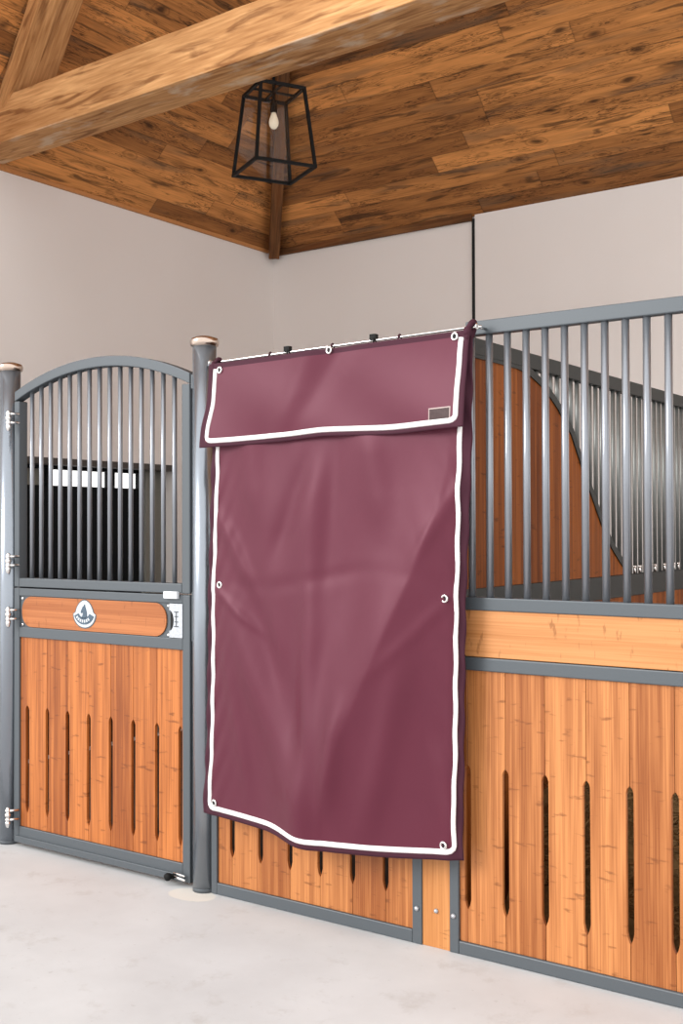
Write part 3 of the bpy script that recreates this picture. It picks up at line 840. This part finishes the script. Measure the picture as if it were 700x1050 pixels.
A = [bm.verts.new(cc+Vector(((c-cc).x*.90, (c-cc).y*.9-.0058, (c-cc).z*.80))) for c in (c0, c1, c2, c3)]
B = [bm.verts.new(v.co+Vector((0, .002, 0))) for v in A]
bm.faces.new(A); bm.faces.new(B[::-1])
for i in range(4): bm.faces.new((A[i], B[i], B[(i+1) % 4], A[(i+1) % 4]))
link('label_face', bm, M['reel'], lb)
# straps tied round the rod at both top corners
for u, big in ((.018, 1.), (.992, 1.25)):
    p = body_pt(u, 0.); rp = rod_at(p.x); bm = bm_new()
    loop = [Vector((p.x+.012*math.sin(a), rp.y+.016*math.cos(a)*big, rp.z-.012+.024*big*math.sin(a))) for a in [2*PI*k/14 for k in range(14)]]
    tube(bm, loop, .008*big, 10, True)
    lathe(bm, [(.004, -.020), (.011*big, -.012), (.012*big, 0), (.009*big, .012), (.003, .017)], (p.x, rp.y-.022, rp.z-.016), 14)
    tube(bm, [(p.x+.002, rp.y-.026, rp.z-.02), (p.x+.004, rp.y-.028, rp.z-.045)], [.008, .006], 8)
    link('tie_strap', bm, M['binding'], cu, smooth=True)
for u in (.25, .5, .75):
    p = body_pt(u, 0.); rp = rod_at(p.x); bm = bm_new()
    tube(bm, [Vector((p.x, rp.y+.011*math.cos(a), rp.z-.011+.021*math.sin(a))) for a in [2*PI*k/12 for k in range(12)]], .003, 8, True)
    link('hanging_loop', bm, M['binding'], cu)

# ------------------------------------------------------------------ lantern
LX, LY, LZ = -4.102, 1.60, 3.806
WT, WB, LH, YAW = .268, .362, .460, math.radians(61.5)
la = thing('pendant_lantern', (LX, LY, LZ-LH/2), 'black tapered open frame lantern hanging from the timber ceiling', 'lantern')
ca, sa = math.cos(YAW), math.sin(YAW)
def lp3(a, b2, z): return Vector((LX+a*ca-b2*sa, LY+a*sa+b2*ca, z))
corn = [(-1,-1),(1,-1),(1,1),(-1,1)]
T = [lp3(a*WT/2, b2*WT/2, LZ+LH/2) for a, b2 in corn]; Bt = [lp3(a*WB/2, b2*WB/2, LZ-LH/2) for a, b2 in corn]
bm = bm_new()
def strut(p, q, w=.0085):
    t = (q-p).normalized(); s = t.cross(Vector((0,0,1))) if abs(t.z) < .8 else Vector((ca, sa, 0))
    s = (s-s.dot(t)*t).normalized(); s2 = t.cross(s)
    obox(bm, (p+q)/2, t*((q-p).length/2+w*.9), s*w, s2*w)
for i in range(4):
    strut(T[i], T[(i+1) % 4]); strut(Bt[i], Bt[(i+1) % 4]); strut(T[i], Bt[i])
strut((T[0]+T[3])/2, (T[1]+T[2])/2, .006)
strut((T[0]+T[1])/2, (T[3]+T[2])/2, .006)
link('frame', bm, M['black'], la)
for i in range(4):
    bm = bm_new(); q = [T[i], T[(i+1) % 4], Bt[(i+1) % 4], Bt[i]]
    cc = sum(q, Vector())/4; nrm = (q[1]-q[0]).cross(q[3]-q[0]).normalized()
    A = [bm.verts.new(cc+(v-cc)*.965) for v in q]; B = [bm.verts.new(cc+(v-cc)*.965+nrm*.003) for v in q]
    bm.faces.new(A); bm.faces.new(B[::-1])
    for k in range(4): bm.faces.new((A[k], B[k], B[(k+1) % 4], A[(k+1) % 4]))
    link('glass_pane', bm, M['glass'], la)
top = LZ+LH/2
roof_z = min(ZE+TB*(YB-LY), ZE+TL*(LX-XW))
bm = bm_new(); tube(bm, [(LX, LY, top-.004), (LX, LY, roof_z+.005)], .009, 12); link('stem', bm, M['black'], la)
bm = bm_new(); lathe(bm, [(.06, roof_z-.05), (.06, roof_z-.01), (.03, roof_z+.03)], (LX, LY, 0), 24); link('canopy', bm, M['black'], la)
bm = bm_new(); lathe(bm, [(.008, top), (.008, top-.05), (.019, top-.055), (.021, top-.115), (.015, top-.12)], (LX, LY, 0), 20); link('socket', bm, M['black'], la)
bz = top-.118
bm = bm_new(); lathe(bm, [(.012, bz), (.016, bz-.014), (.026, bz-.040), (.029, bz-.058), (.026, bz-.078), (.014, bz-.094), (.002, bz-.099)], (LX, LY, 0), 20)
bl = tag(link('bulb', bm, M['bulb'], la), 'pale glass bulb')
# ------------------------------------------------------------------ camera
F, YAWC, PIT, ROLL, DIST, HC = 1160.9, math.radians(35.3787), math.radians(.84823), math.radians(-.15359), 3.5081, 1.5
f = Vector((-math.sin(YAWC)*math.cos(PIT), math.cos(YAWC)*math.cos(PIT), math.sin(PIT)))
r = Vector((math.cos(YAWC), math.sin(YAWC), 0)); u = r.cross(f)
r2 = math.cos(ROLL)*r+math.sin(ROLL)*u; u2 = -math.sin(ROLL)*r+math.cos(ROLL)*u
cam = bpy.data.cameras.new('camera'); co = bpy.data.objects.new('camera', cam); COL.objects.link(co)
co.matrix_world = Matrix(((r2.x, u2.x, -f.x, 0), (r2.y, u2.y, -f.y, -DIST), (r2.z, u2.z, -f.z, HC), (0, 0, 0, 1)))
cam.sensor_fit = 'VERTICAL'; cam.sensor_height = 36; cam.sensor_width = 24; cam.lens = 36*F/1050; cam.clip_start = .05
sc = bpy.context.scene; sc.camera = co

# ------------------------------------------------------------------ light: bright overcast daylight from the open yard side
w = bpy.data.worlds.new('sky'); sc.world = w; w.use_nodes = True
bg = w.node_tree.nodes['Background']; bg.inputs[0].default_value = (1., .985, .97, 1); bg.inputs[1].default_value = 1.25
sun = bpy.data.lights.new('sun', 'SUN'); sun.energy = 1.7; sun.angle = math.radians(26); sun.color = (1., .985, .965)
so = bpy.data.objects.new('sun', sun); COL.objects.link(so)
so.rotation_euler = Vector((.50, .74, -.42)).to_track_quat('-Z', 'Y').to_euler()

sc.view_settings.view_transform = 'Standard'; sc.view_settings.look = 'None'
sc.view_settings.gamma = 1; sc.view_settings.use_curve_mapping = False
sc.view_settings.exposure = .46
